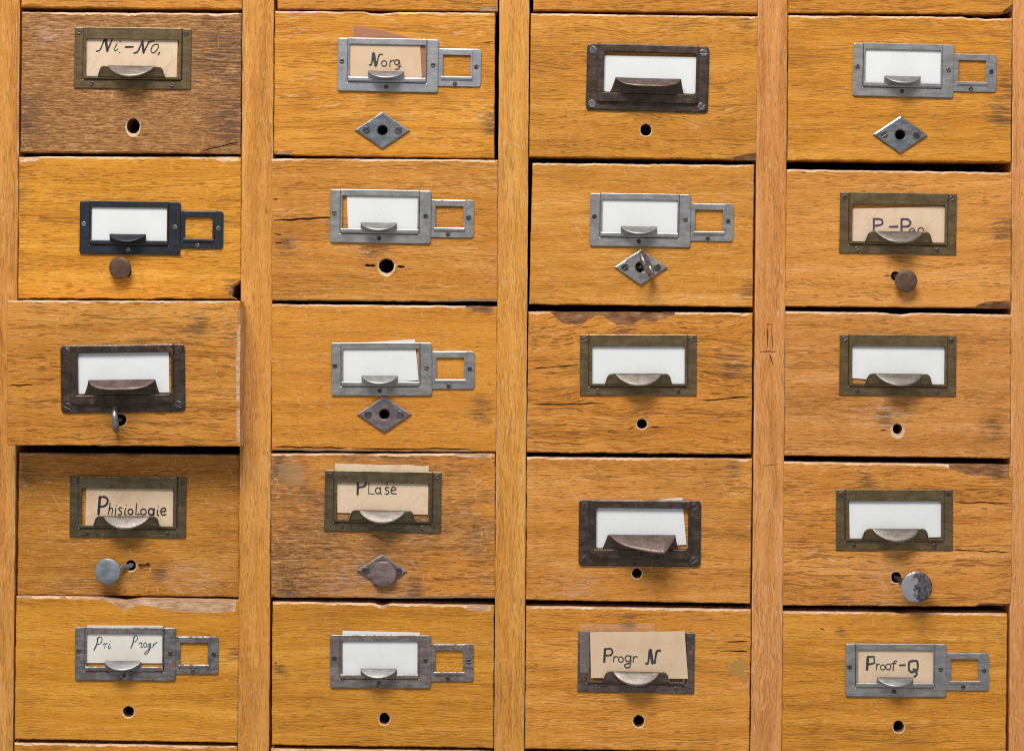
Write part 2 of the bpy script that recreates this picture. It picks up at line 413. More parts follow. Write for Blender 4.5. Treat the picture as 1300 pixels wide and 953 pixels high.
# ------------------------------------------------------------------ drawers
GROUP = 'card catalogue drawers'
DR = {}
def dr(r, c, q, d, label, tone=.2, pores=.8, wear=.6, wavy=.4, stains=(), chips=(), holes=(), cracks=(), seed=None):
    DR[r, c] = dict(q=q, d=d, label=label, tone=tone, pores=pores, wear=wear, wavy=wavy, stains=stains, chips=chips, holes=holes, cracks=cracks, seed=seed)
# chips: (edge, [(position along, width, outline notch)], depth, material slot)   edges T R B L; slots 2 pale, 3 brown
dr(0, 1, [(29, -166), (308, -165), (307.5, 12), (27, 9)], 2, 'drawer above the Ni.-No. drawer, only its bottom edge in view', tone=.5)
dr(0, 2, [(352, -166), (631, -166), (632, 14), (352, 12)], -1, 'drawer above the Norg drawer, only its bottom edge in view', tone=.2, chips=[('B', [(606, 0, 0), (612, 5, 0), (631, 5, 0)], 1.5, 2)])
dr(0, 3, [(678, -165), (962, -163), (962, 17), (677, 13)], 0, 'drawer at the top of the third column, only its bottom edge in view', tone=.35)
dr(0, 4, [(1003, -160), (1287, -158), (1286, 18), (1001, 16)], 1, 'drawer at the top of the rightmost column, only its bottom edge in view', tone=.3, chips=[('B', [(1270, 0, 0), (1278, 4, 3), (1286, 8, 5)], 3, 3)])
dr(1, 1, [(28, 15.5), (307, 17), (305, 195), (26, 193.5)], 0, 'weathered brown oak drawer with brass frame reading Ni.-No. and an empty hole',
   tone=.92, pores=.9, wear=.5, wavy=.35, stains=[(58, 16, 34), (62, -24, 28), (-66, -22, 24)], holes=[(169, 160, 9, 'chip')],
   chips=[('B', [(256, 0, 0), (270, 3, 0), (282, 9, 0), (294, 10, 0), (305, 13, 0)], .8, 0)], cracks=[wig(254, 193, 303, 181, 6, 1.2, 4)])
dr(1, 2, [(349, 14), (628.5, 16.5), (627.5, 201), (347.5, 197)], -1, 'amber oak drawer with nickel frame reading Norg above a diamond plate',
   tone=.05, pores=.6, wear=.9, wavy=.45, stains=[(68, -25, 12)], holes=[(485.5, 165.5, 7, '')],
   chips=[('T', [(462, 1, 0), (470, 2.5, 2), (484, 3, 2.5), (500, 2, 1), (508, 1, 0)], 1.5, 1), ('B', [(347.5, 3, 2), (368, 3, 1.5), (374, 1, 0)], 1.5, 1)],
   cracks=[wig(613, 54, 626, 53, 2, .8, 2)])
dr(1, 3, [(674, 17), (962.5, 21), (960.5, 203), (672, 199)], 0, 'oak drawer with dark bronze cup pull, card set low and a bare round hole',
   tone=.2, pores=.75, wear=.4, wavy=.75, stains=[(66, 42, 10)], holes=[(820, 165, 7.5, 'ring')],
   chips=[('B', [(926, 0, 0), (936, 4, 0), (948, 7, 0), (960, 9, 0)], 2, 3)])
dr(1, 4, [(1001, 19.5), (1285, 22), (1283.5, 206), (1000, 203)], 0, 'amber oak drawer with nickel frame, blank card and diamond plate, top right corner',
   tone=.08, pores=.6, wear=.4, wavy=.4, stains=[(64, -16, 17), (69, 2, 14)], holes=[(1142.6, 171, 7, '')],
   chips=[('T', [(1222, .8, 0), (1228, 2, 2.5), (1240, 2, 1), (1252, 3, 3), (1262, 2, 2), (1285, 1.5, 1)], 1.5, 1)])
dr(2, 1, [(24, 198.5), (306, 199.5), (305, 380), (23, 379)], 1, 'bright yellow oak drawer with black painted label frame and brown round knob',
   tone=0, pores=.75, wear=.5, wavy=.3, stains=[(64, -38, 8), (-68, 22, 8)], holes=[(160.5, 345, 7, '')],
   chips=[('T', [(24, 6, 1), (44, 6, .5), (50, 2.5, 0), (270, 2.2, 0), (285, 6, 0), (306, 5, 0)], 1.6, 1), ('R', [(357, 0, 0), (360, 3, 3), (363, 4, 9), (366, 3, 15), (368, 5, 9), (371, 3, 13), (373, 4, 7), (376, 4, 12), (379, 2, 5)], 5, 2)])
dr(2, 2, [(344.5, 201), (632, 203), (631.5, 383.5), (345, 381)], 1.5, 'oak drawer split by a crack on its left, with an enlarged empty hole',
   tone=.38, pores=.7, wear=.7, wavy=.35, stains=[(-62, -10, 10), (-10, -12, 14)], holes=[(490.5, 337.5, 9.5, 'chip')],
   chips=[('T', [(344, 3.5, 1), (368, 2.5, 0), (372, 1.5, 0)], 1.5, 1), ('B', [(345, 1.5, 0), (560, 1.5, 0), (590, 3, 1), (631, 3, 1)], 2, 1)],
   cracks=[(wig(347.5, 280, 425, 276, 7, .7, 8), 2.6, 5), (wig(463, 337, 477, 337.5, 4, .8, 3), 3.2, 6), (wig(504, 338, 514, 338.5, 3, .8, 5), 3.4, 6), wig(347, 253, 353, 252, 2, .5, 2), wig(348, 297, 358, 298.5, 3, .5, 9), wig(349, 309, 358, 308, 3, .5, 9)])
dr(2, 3, [(676, 207), (957.5, 209.5), (955.5, 389.5), (672, 386)], -4.5, 'plain oak drawer with nickel frame, diamond plate and steel ring',
   tone=.12, pores=.4, wear=.6, wavy=.3, stains=[(68, -36, 10)], holes=[(810.5, 340, 6.5, '')])
dr(2, 4, [(999, 215), (1285, 219), (1283, 391.5), (997, 388.5)], 1, 'oak drawer with brass frame reading P-Pan above a brown round knob',
   tone=.18, pores=.75, wear=.35, wavy=.5, stains=[(66, 6, 14)], holes=[(1137, 350.5, 6, '')],
   chips=[('B', [(1232, 0, 0), (1242, 4, 0), (1252, 8, 0), (1283, 10, 0)], 2, 3)], cracks=[wig(1122, 350, 1131, 350, 2, .6, 4)])
dr(3, 1, [(9, 381), (305, 382), (304.5, 566.5), (9, 565)], 40, 'drawer pulled out of the leftmost column, with dark cup pull and ring',
   tone=.25, pores=.95, wear=.45, wavy=.5, stains=[(48, 30, 12), (66, 24, 11)], holes=[(152.5, 533, 8, 'ring')], chips=[('R', [(390, 3, 0), (420, 3.5, 0), (470, 5, .5), (500, 4, .5), (566, 4, 0)], 2, 1)],
   cracks=[wig(12, 488, 42, 489, 4, .8, 2)])
dr(3, 2, [(345, 386), (631, 388.5), (630, 573.5), (345, 572)], 0, 'amber oak drawer with nickel frame, tilted blank card and mauve diamond plate',
   tone=.06, pores=.5, wear=.75, wavy=.3, stains=[(62, -20, 12)], holes=[(488, 525.5, 7, '')],
   chips=[('T', [(586, 0, 0), (596, 6, 0), (612, 8, 0), (631, 10, .5)], 1.4, 3), ('B', [(345, 2.5, .5), (480, 2, 0), (600, 2.5, 0), (606, 1, 0)], 1.5, 1)],
   cracks=[wig(349, 567, 440, 569, 9, 1, 7), wig(446, 569, 597, 569.5, 10, .6, 5)])
dr(3, 3, [(671, 395), (955.5, 397), (954, 576.5), (669, 574)], 0, 'oak drawer with peeled top edge, brass frame, blank card and small hole',
   tone=.42, pores=1.0, wear=.3, wavy=.75, stains=[(58, 12, 16), (-10, 35, 10)], holes=[(815, 538, 6.5, 'ring')],
   chips=[('T', [(671, 1.5, 0), (700, 2, 0), (706, 9, 0), (716, 15, 0), (735, 17, 0), (750, 9, 0), (757, 3, 0), (764, 4, 0), (772, 10, 0), (782, 15, 0), (800, 16, 0), (815, 10, 0), (832, 12, 0), (845, 7, 0), (862, 2, 0)], .6, 3)],
   cracks=[wig(676, 468, 735, 463, 6, 1, 3), wig(676, 513, 770, 512, 9, .8, 5), wig(890, 508, 951, 504, 6, .8, 6), wig(797, 545, 805, 542, 2, .4, 6), wig(825, 542, 840, 543, 3, 1, 7)])
dr(3, 4, [(997, 395), (1284, 399), (1282.5, 581.5), (996, 578)], 0, 'oak drawer with brass frame, blank card and smudges round a pale hole',
   tone=.42, pores=.7, wear=.55, wavy=.3, stains=[(-8, -20, 10), (60, -26, 14)], holes=[(1139.5, 544.5, 6.5, 'big')],
   chips=[('T', [(1122, 1, 0), (1132, 2.5, 1.5), (1145, 3.5, 2.5), (1158, 1.5, 0)], 1.5, 1)], cracks=[wig(1117, 546, 1126, 545, 2, .5, 2)])
dr(4, 1, [(24, 575), (304, 577.5), (303, 757.5), (22, 754.5)], -5, 'brownish oak drawer with brass frame reading Phisiologie and grey zinc knob',
   tone=.48, pores=.65, wear=.8, wavy=.4, stains=[(20, -30, 9), (-66, 30, 14)], holes=[(166, 717.5, 7, 'ring')], cracks=[(wig(176, 717, 191, 718, 5, 1.5, 6), 6, 2.2)])
dr(4, 2, [(344, 575.5), (629, 575.5), (628.5, 760), (344, 758)], 0, 'rough scuffed oak drawer with brass frame reading Plaše and round knob',
   tone=.64, pores=.95, wear=.8, wavy=.3, stains=[(-66, 36, 10), (-60, -38, 14), (20, -40, 12)], holes=[(485, 724, 7, '')],
   chips=[('T', [(574, .8, 0), (584, 4, 0), (600, 5, 0), (629, 6, 0)], 1.2, 2), ('B', [(344, 3, 1), (350, 2, 0), (500, 2, 0), (540, 2, .5), (628, 3, 1)], 2, 1)])
dr(4, 3, [(669, 580), (955, 582), (952.5, 766), (668, 761)], 0, 'oak drawer with dark bronze cup pull whose lip is bent to the right',
   tone=.28, pores=.8, wear=.75, wavy=.5, stains=[(60, 38, 8)], holes=[(808.6, 727.5, 6.5, 'ring')])
dr(4, 4, [(995, 586), (1286, 590), (1283.5, 770), (994, 768)], 1, 'oak drawer with splintered top right corner and a bright chrome knob',
   tone=.3, pores=.9, wear=.65, wavy=.6, stains=[(-20, 34, 8)], holes=[(1138, 733, 6.5, 'ring')],
   chips=[('T', [(1150, 1, 0), (1180, 2, 0), (1200, 3, 0), (1215, 8, 0), (1232, 14, 0), (1260, 15, 0), (1286, 17, 0)], 1.2, 3), ('B', [(1238, 0, 0), (1242, 3, 1.5), (1283, 3, 1.5)], 2, 3)],
   cracks=[wig(1212, 637, 1283, 639, 7, .7, 2), wig(1212, 698, 1282, 701, 7, .8, 9)])
dr(5, 1, [(20.5, 755.5), (303.5, 761.5), (301.5, 942), (18.5, 938)], 1, 'yellow oak drawer with rusty frame reading Pri Progr and splintered top edge',
   tone=.0, pores=.5, wear=.45, wavy=.4, stains=[(68, 10, 8)], holes=[(163, 903, 7, 'ring')],
   chips=[('T', [(20, 3, 1), (60, 2.5, 0), (130, 3, 0), (142, 6, 1), (150, 9, 2.5), (157, 12, 4), (164, 11, 2.5), (176, 8, .5), (190, 10, 0), (215, 15, 0), (240, 17, 0), (270, 17, 0), (303, 14, 0)], 1.4, 2)])
dr(5, 2, [(346, 763.5), (627.5, 768.5), (626, 949), (345, 945)], 0, 'smooth amber oak drawer with brown nickel frame and raised blank card, bottom row',
   tone=.0, pores=.5, wear=.3, wavy=.3, stains=[(-66, 4, 6)], holes=[(488, 912, 7, 'ring')],
   chips=[('T', [(474, 1, 0), (480, 3, 2), (485, 4, 3.5), (491, 3, 1.5), (498, 1, 0), (586, 1, 0), (596, 6, 0), (612, 8, 0), (627, 7, 0)], 1.3, 2)], cracks=[wig(348, 842, 352, 842, 2, .5, 1)])
dr(5, 3, [(668, 769), (953.5, 773.5), (951, 954), (666.5, 950)], 0, 'oak drawer with tan card reading Progr N over its brown steel frame',
   tone=.18, pores=.7, wear=.4, wavy=.5, stains=[(-6, 36, 9)], holes=[(811, 915, 7, 'ring')], cracks=[wig(914, 826, 950, 827, 5, 1, 4), wig(919, 814, 950, 814, 4, .4, 2)])
dr(5, 4, [(994, 775.5), (1279, 778.5), (1277, 959), (992.5, 956)], -2, 'yellow oak drawer with nickel frame reading Proof-Q, bottom right',
   tone=.05, pores=.6, wear=.5, wavy=.4, stains=[(-34, 34, 6)], holes=[(1141, 922, 7, 'ring')], chips=[('T', [(994, 2, 0), (1130, 2, 0), (1146, 3.5, 2), (1160, 2, .5), (1279, 2, 0)], 1.3, 1)], cracks=[wig(1041, 797, 1047, 800, 2, .8, 3)])
dr(6, 1, [(18, 942.5), (301, 947), (299, 1125), (16, 1121)], 0, 'drawer below the Pri Progr drawer, only its top edge in view', tone=.2)
dr(6, 2, [(344, 950), (625.5, 953), (624, 1132), (343, 1128)], 0, 'drawer below the smooth amber drawer, just touching the bottom of the picture', tone=.2)
dr(6, 3, [(667, 957), (950, 961), (948, 1138), (665, 1134)], 0, 'drawer below the Progr N drawer, just out of the picture', tone=.2)
dr(6, 4, [(992, 963), (1276, 966), (1274, 1143), (990, 1140)], 0, 'drawer below the Proof-Q drawer, just out of the picture', tone=.2)

def interp(tab, x):
    if x <= tab[0][0]: return tab[0][1:] if abs(x - tab[0][0]) < .6 else None
    if x >= tab[-1][0]: return tab[-1][1:] if abs(x - tab[-1][0]) < 6 else None
    for a, b in zip(tab, tab[1:]):
        if a[0] <= x <= b[0]:
            t = (x - a[0]) / (b[0] - a[0]) if b[0] > a[0] else 0
            return tuple(p + (q - p) * t for p, q in zip(a[1:], b[1:]))

DROBJ = {}
HUE = {(1, 2): (1.04, 1.03, .9), (1, 3): (.95, .96, 1.0), (1, 4): (1.02, 1.02, .95), (2, 1): (1.08, 1.12, .9), (2, 2): (.93, .93, 1.2), (2, 3): (1.0, 1.03, 1.25), (2, 4): (1.06, 1.08, 1.7), (3, 1): (.96, .97, 1.25), (3, 2): (1.06, 1.05, 1.15),
       (3, 3): (1.0, .97, 1.25), (3, 4): (.98, 1.0, 1.9), (4, 1): (.82, .83, 1.0), (4, 2): (1.0, .96, 1.2), (4, 3): (1.02, 1.03, 1.6), (4, 4): (1.05, 1.04, 1.6), (5, 1): (1.02, 1.05, .85), (5, 2): (1.0, 1.04, .95), (5, 3): (1.04, 1.04, 1.3), (5, 4): (1.06, 1.08, 1.1)}
PALE = {(3, 4): (-8.0, -19.0, 24.0), (1, 1): (-50.0, 32.0, 22.0), (4, 2): (-10.0, -36.0, 40.0), (4, 3): (-40.0, -36.0, 24.0), (1, 3): (32.0, -24.0, 8.0), (4, 4): (-10.0, -36.0, 30.0), (2, 2): (-62.0, -8.0, 12.0), (4, 1): (40.0, -34.0, 26.0)}
def build_drawer(key, p):
    r, c = key; q = [Vector(v) for v in p['q']]; dd = float(p['d'])
    base = P((q[2].x + q[3].x) / 2, (q[2].y + q[3].y) / 2, dd)
    e = empty('drawer', base, p['label'], 'drawer', GROUP); DROBJ[key] = e
    W = ((q[1] - q[0]).length + (q[2] - q[3]).length) / 2; H = ((q[3] - q[0]).length + (q[2] - q[1]).length) / 2
    sd = p['seed'] or (r * 5.17 + c * 2.31)
    def bil(u, v):
        a = u / W; b = v / H
        return (q[0] * (1 - a) + q[1] * a) * (1 - b) + (q[3] * (1 - a) + q[2] * a) * b
    # samples per edge: (u along edge 0..len, bevel, notch, chipdepth, slot)
    def edge(name, n, ln, pos):
        out = []
        for i in range(n + 1):
            s_ = i / n
            nz = noise.noise(Vector((s_ * ln * .045, sd, ord(name)))) ; nz2 = noise.noise(Vector((s_ * ln * .22, sd, ord(name) + 5)))
            bw = {'T': 2.5, 'R': 1.0, 'B': 1.3, 'L': 1.0}[name] * (1 + .55 * nz + .5 * nz2); bw = max(.45, bw)
            no = .55 * (nz + .6 * nz2); dp = bw * (.65 if name == 'T' else .9); slot_ = 1 if name == 'T' else 0
            for en, tab, cd, ms in p['chips']:
                if en == name:
                    w = interp(tab, pos(s_))
                    if w:
                        rough_ = 1 + .12 * noise.noise(Vector((s_ * ln * .5, sd, 77)))
                        if w[0] > bw: bw = w[0] * rough_; dp = cd if ms != 1 else max(dp, cd); slot_ = ms if ms else 0
                        no += w[1] * rough_
            out.append((s_, bw, no, dp, slot_))
        return out
    N = 72; M = 44
    T = edge('T', N, W, lambda s_: q[0].x + (q[1].x - q[0].x) * s_)
    B = edge('B', N, W, lambda s_: q[3].x + (q[2].x - q[3].x) * s_)
    Lf = edge('L', M, H, lambda s_: q[0].y + (q[3].y - q[0].y) * s_)
    R = edge('R', M, H, lambda s_: q[1].y + (q[2].y - q[1].y) * s_)
    outer = []; inner = []; dep = []; sl = []
    tot = lambda x: x[1] + max(0, x[2])
    def push(uo, vo, ui, vi, x): outer.append(tuple(bil(uo, vo))); inner.append(tuple(bil(ui, vi))); dep.append(x[3]); sl.append(x[4])
    for i in range(N):      # top, left to right
        x = T[i]; lo = tot(Lf[0]); hi = W - tot(R[0]); u = x[0] * W
        uo = Lf[0][2] + x[0] * (W - Lf[0][2] - R[0][2]); push(uo, x[2], lo + x[0] * (hi - lo), tot(x), x)
    for i in range(M):
        x = R[i]; lo = tot(T[N]); hi = H - tot(B[N])
        vo = T[N][2] + x[0] * (H - T[N][2] - B[N][2]); push(W - x[2], vo, W - tot(x), lo + x[0] * (hi - lo), x)
    for i in range(N, 0, -1):
        x = B[i]; lo = tot(Lf[M]); hi = W - tot(R[M])
        uo = Lf[M][2] + x[0] * (W - Lf[M][2] - R[M][2]); push(uo, H - x[2], lo + x[0] * (hi - lo), H - tot(x), x)
    for i in range(M, 0, -1):
        x = Lf[i]; lo = tot(T[0]); hi = H - tot(B[0])
        vo = T[0][2] + x[0] * (H - T[0][2] - B[0][2]); push(x[2], vo, tot(x), lo + x[0] * (hi - lo), x)
    mid = bil(W / 2, H / 2); org = P(mid.x, mid.y, dd)
    f0 = (D - dd * S) / D
    def cv(x, y, d): return ((x - mid.x) * S * f0, -d * S, -(y - mid.y) * S * f0)
    mb = MB(); n = len(outer)
    vs_ = [cv(x, y, -36) for x, y in outer] + [cv(x, y, -dp) for (x, y), dp in zip(outer, dep)] + [cv(x, y, 0) for x, y in inner]
    for i in range(n): mb.add([vs_[i], vs_[(i + 1) % n], vs_[n + (i + 1) % n], vs_[n + i]], [(0, 1, 2, 3)], 1 if sl[i] else 0)
    for i in range(n):
        j = (i + 1) % n; mb.add([vs_[n + i], vs_[n + j], vs_[2 * n + j], vs_[2 * n + i]], [(0, 1, 2, 3)], sl[i] if sl[i] == sl[j] else min(sl[i], sl[j]))
    # openings
    rnd = random.Random(int(sd * 100)); hl = []
    for hx, hy, hr, kind in p['holes']:
        h = cw(circ(hx, hy, hr * rnd.uniform(.93, 1.05), 22, .05 if kind else .02, ry=hr * rnd.uniform(.95, 1.1), rnd=rnd)); bw = {'': .4, 'ring': 1.3, 'chip': 1.6, 'big': 1.5}[kind]
        if kind == 'chip': h_out = cw([(x + (x - hx) * .22, y + (y - hy) * (.12 + .38 * max(0, (y - hy) / hr))) for x, y in h])
        elif kind == 'big': h_out = cw([(x + (x - hx) * .55, y + (y - hy) * (.35 if y < hy else .75) + 1) for x, y in h])
        else: h_out = inset(h, -bw)
        k = len(h); a = [cv(x, y, 0) for x, y in h_out] + [cv(x, y, -bw * .7) for x, y in h]
        mb.add(a, [(i, k + i, k + (i + 1) % k, (i + 1) % k) for i in range(k)], 5)
        pit(mb, h, -bw * .7, -110, 4, cv); hl.append(h_out)
    for j, ck in enumerate(p['cracks']):
        ck, cwid, cdep = ck if isinstance(ck, tuple) else (ck, 1.7, 3.5)
        h = cw(slot(ck, cwid, j + int(sd))); pit(mb, h, 0, -cdep, 3, cv); hl.append(h)
    face(mb, inner, hl, 0, 0, cv)
    fp = mb.build('front_panel', [W_FRONT, W_EDGE, W_CHIP, W_CHIPD, W_BORE, W_RIM], e, org - base)
    fp['seed'] = sd; fp['tone'] = p['tone']; fp['pores'] = p['pores']; fp['wear'] = p['wear'] * .95; fp['wavy'] = p['wavy']
    for k, s_ in zip(('stain_a', 'stain_b', 'stain_c'), list(p['stains']) + [(9999.0, 9999.0, .01)] * 3): fp[k] = [float(x) for x in s_]
    hv = HUE.get(key, (1.0, 1.0, 1.1)); fp['hue'] = [float(x) for x in hv]; fp['pale_a'] = list(PALE.get(key, (9999.0, 9999.0, .01)))
    # the box behind the front
    x0 = max(q[0].x, q[3].x) + 7; x1 = min(q[1].x, q[2].x) - 7; y0 = max(q[0].y, q[1].y) + 14; y1 = min(q[2].y, q[3].y) - 6
    ploc = Vector(base)
    boxobj('side_panel', x0, y0, x0 + 12, y1, dd - 600, dd - 36.5, W_INNER, e, ploc); boxobj('side_panel', x1 - 12, y0, x1, y1, dd - 600, dd - 36.5, W_INNER, e, ploc)
    boxobj('bottom_panel', x0 + 12.5, y1 - 8, x1 - 12.5, y1, dd - 600, dd - 36.5, W_INNER, e, ploc)
for key, p in DR.items(): build_drawer(key, p)

# ------------------------------------------------------------------ hardware meshes (drawing units, origin at the frame's top left corner)
def screw_mesh(r, mat, flat=1.0):
    mb = MB(); sw = r * .16
    plate(mb, circ(0, 0, r, 16), [], 0, .55 * flat, .1)
    for sgn in (-1, 1):
        pts = [(r * .97 * math.cos(a), sgn * r * .97 * math.sin(a)) for a in [math.asin(sw / r) + (math.pi - 2 * math.asin(sw / r)) * i / 9 for i in range(10)]]
        plate(mb, pts, [], .4 * flat, 1.5 * flat, .45)
    o = mb.build('screw', [mat]); me = o.data; bpy.data.objects.remove(o); return me
SCR = {}
def screw(parent, x, y, d, r, mat, ang):
    k = (r, mat.name)
    if k not in SCR: SCR[k] = screw_mesh(r, mat)
    return link('screw', SCR[k], parent, L(x, y, d), math.radians(ang))

def pull_mesh(x0, x1, xb0, xb1, ybase, ytop, dbase, dfold, out, drop, arc, top=None, n=40, th=1.1):
    """a sheet tab rising from the frame, folded forward and down into a finger lip"""
    rows = []
    for i in range(n + 1):
        u = -1 + 2 * i / n; a = arc(u); yt = top(u) if top else ytop; col = []
        def X(t): return (xb0 + (xb1 - xb0) * (u + 1) / 2) * (1 - t) + (x0 + (x1 - x0) * (u + 1) / 2) * t
        for k in range(7):
            t = k / 6; col.append((X(t ** .7), ybase + (yt - ybase) * t, dbase + (dfold - dbase) * t ** 1.7))
        for k in range(1, 8):
            t = k / 7; col.append((X(1), yt - .8 * math.sin(min(1, t * 3) * math.pi) * min(1, a * 2) * .5 + drop * a * t ** 1.35, dfold + out * a * t))
        rows.append(col)
    m = len(rows[0]); verts = []; faces = []; fm = []
    for col in rows: verts += [L(*v) for v in col]
    for i in range(n):
        for k in range(m - 1): faces.append((i * m + k, (i + 1) * m + k, (i + 1) * m + k + 1, i * m + k + 1)); fm.append(1 if k >= 6 else 0)
    return verts, faces, th, fm
PULLS = {}
LIP_B = metal('rubbed_brass_lip', (.27, .23, .20), (.18, .148, .122), (.15, .10, .075), .30, .7, .46)
LIP_I = metal('rubbed_bronze_lip', (.22, .165, .145), (.14, .10, .088), (.20, .105, .08), .34, .7, .48)
LIP_N = metal('rubbed_nickel_lip', (.40, .39, .385), (.28, .27, .26), (.22, .15, .12), .28, .8, .46)
LIPS = {BRASS.name: LIP_B, BRASSG.name: LIP_B, STEELB.name: LIP_B, IRON.name: LIP_I, IRONG.name: LIP_I, NICK.name: LIP_N, NICKW.name: LIP_N, NICKR.name: LIP_N, NICKB.name: LIP_N}
def pull(parent, key, args, mat):
    if (key, mat.name) not in PULLS:
        v, f, th, fm = pull_mesh(*args[0], **args[1]); o = mesh('pull', v, f, [mat, LIPS.get(mat.name, mat)], fm=fm, smooth=True)
        me0 = o.data
        sm = o.modifiers.new('s', 'SOLIDIFY'); sm.thickness = th * S; sm.offset = 0
        dg = bpy.context.evaluated_depsgraph_get(); me = bpy.data.meshes.new_from_object(o.evaluated_get(dg))
        me.name = 'pull'
        bpy.data.objects.remove(o); bpy.data.meshes.remove(me0)
        PULLS[key, mat.name] = me
    return link('pull', PULLS[key, mat.name], parent)

def arcA(u): return max(0.0, 1 - u * u) ** .62
def arcB(u): return max(0.0, 1 - (u / .70) ** 2) ** .72 if abs(u) < .70 else 0.0
def topB(u):
    a = abs(u)
    return 49.3 + (0 if a < .80 else 12.5 * (1 - math.sqrt(max(0, 1 - ((a - .80) / .20) ** 2))))
def arcC(u): return max(0.0, 1 - abs(u) ** 3.2) ** .62
def arcCb(u):
    a = max(0.0, 1 - abs((u - .05)) ** 4) if u < .6 else max(0.0, (1 - u) / .4)
    return (a ** .8) * (.75 + .55 * (u + 1)) * 1.0
PA = ((39, 85, 39, 85, 53.5, 42, 4.4, 7.0, 13, 10, arcA), {})
PB = ((32, 116, 31, 117, 62.8, 49.3, 5.5, 9.5, 14, 15.5, arcB, topB), {})
PC = ((36.5, 119.5, 28.5, 124.5, 63, 43.8, 6.0, 11, 17, 12, arcC), {'n': 48})
PCB = ((36.5, 122, 28.5, 127, 63, 43.5, 6.0, 11, 17, 13.5, arcCb), {'n': 48})

FR = {}
def frame_mesh(kind, mat):
    if (kind, mat.name) in FR: return FR[kind, mat.name]
    mb = MB()
    if kind == 'A':
        body = [(2, 0), (12.6, 0), (12.6, 55.6), (112.8, 55.6), (112.8, 0), (125, 0), (127, .8), (127.8, 3), (127.8, 64), (127, 66.3), (125, 67), (3, 67), (.8, 66.2), (0, 64), (0, 3), (.7, .8)]
        plate(mb, body, [], 0, 2.6, .85)
        plate(mb, [(13, -.2), (112.4, -.2), (112.4, 55.2), (13, 55.2)], [rrect(15.2, 7.6, 110.8, 49.6, .8, 2)], 2.5, 4.2, .6)
        plate(mb, [(13.4, 49.4), (112, 49.4), (112, 54.4), (13.4, 54.4)], [], 4.1, 5.2, .9)
        for sx in (13.1, 111.0): plate(mb, [(sx, .4), (sx + 1.3, .4), (sx + 1.3, 54.8), (sx, 54.8)], [], 0.1, 2.8, .1)
        ext = [(128, 10.8), (178, 10.8), (181, 11.8), (182, 14.5), (182, 55), (181, 57.8), (178.5, 58.6), (128, 58.6)]
        plate(mb, ext, [[(133, 18.6), (169, 18.6), (169, 46.6), (133, 46.6)]], 0, 1.9, .5)
        plate(mb, [(131, 11.6), (171.3, 11.6), (171.3, 51), (131, 51)], [[(133.6, 19), (168.4, 19), (168.4, 46.2), (133.6, 46.2)]], 1.8, 3.0, .5)
        plate(mb, [(131.6, 46.4), (170.8, 46.4), (170.8, 50), (131.6, 50)], [], 2.9, 3.9, .8)
    elif kind == 'B':
        body = [(0, 0), (11.4, 0), (11.4, 65.6), (136.6, 65.6), (136.6, 0), (148, 0), (148, 77), (0, 77)]
        plate(mb, body, [], 0, 1.9, .9)
        plate(mb, [(11.8, -.4), (136.2, -.4), (136.2, 65.2), (11.8, 65.2)], [rrect(15.4, 14.6, 132.6, 62, .6, 2)], 2.7, 4.8, 1.0, hb=.35)
        for sx in (11.9, 134.3): plate(mb, [(sx, .2), (sx + 1.8, .2), (sx + 1.8, 64.8), (sx, 64.8)], [], 0.1, 3.0, .1)
        plate(mb, [(13, 62.4), (135, 62.4), (135, 65), (13, 65)], [], .1, 3.0, .1)
    else:
        body = cw(rrect(0, 0, 155, 84, 5, 4))
        body = [(5, 0), (16, 0), (16, 71), (139, 71), (139, 0), (150, 0), (153.6, 1.4), (155, 5), (155, 79), (153.6, 82.6), (150, 84), (5, 84), (1.4, 82.6), (0, 79), (0, 5), (1.4, 1.4)]
        plate(mb, body, [], 0, 2.8, 1.4)
        win = [(22, 11), (24, 10), (137, 10), (139, 11), (139, 57), (137.8, 60), (135, 61), (131.5, 61), (128.5, 60.3), (126.5, 58), (27.5, 58), (26, 60.3), (24.8, 61), (23.5, 61), (22.4, 60), (22, 57)]
        win = rrect(22, 10, 138.5, 61, 2.5, 3)
        plate(mb, [(13.5, -.4), (141.5, -.4), (141.5, 73), (13.5, 73)], [win], 2.7, 6.2, 1.9, hb=.6)
        plate(mb, [(19, 62.5), (136, 62.5), (138, 73.4), (17, 73.4)], [], 4, 7.0, .7)
        for sx in (14.5, 138.5): plate(mb, [(sx, .2), (sx + 1.8, .2), (sx + 1.8, 72), (sx, 72)], [], 0.1, 3.0, .1)
    o = mb.build('label_holder', [mat]); me = o.data; bpy.data.objects.remove(o)
    FR[kind, mat.name] = me
    return me
SCRPOS = {'A': [(5.2, 29.6, 2.4, 3.0), (121, 32, 2.4, 3.1), (62, 60.6, 2.4, 2.9), (175.6, 33, 1.9, 3.1), (149.5, 54.8, 1.9, 2.9)],
          'B': [(5.8, 6.2, 1.7, 3.3), (142, 6.4, 1.7, 3.3), (22.5, 71.4, 1.7, 2.9), (124.5, 71.4, 1.7, 2.9)],
          'C': [(8, 8, 2.6, 5.0), (147, 8.4, 2.6, 5.0), (8.2, 76.6, 2.6, 5.0), (146.6, 76.4, 2.6, 5.0)]}
HOLD = {}
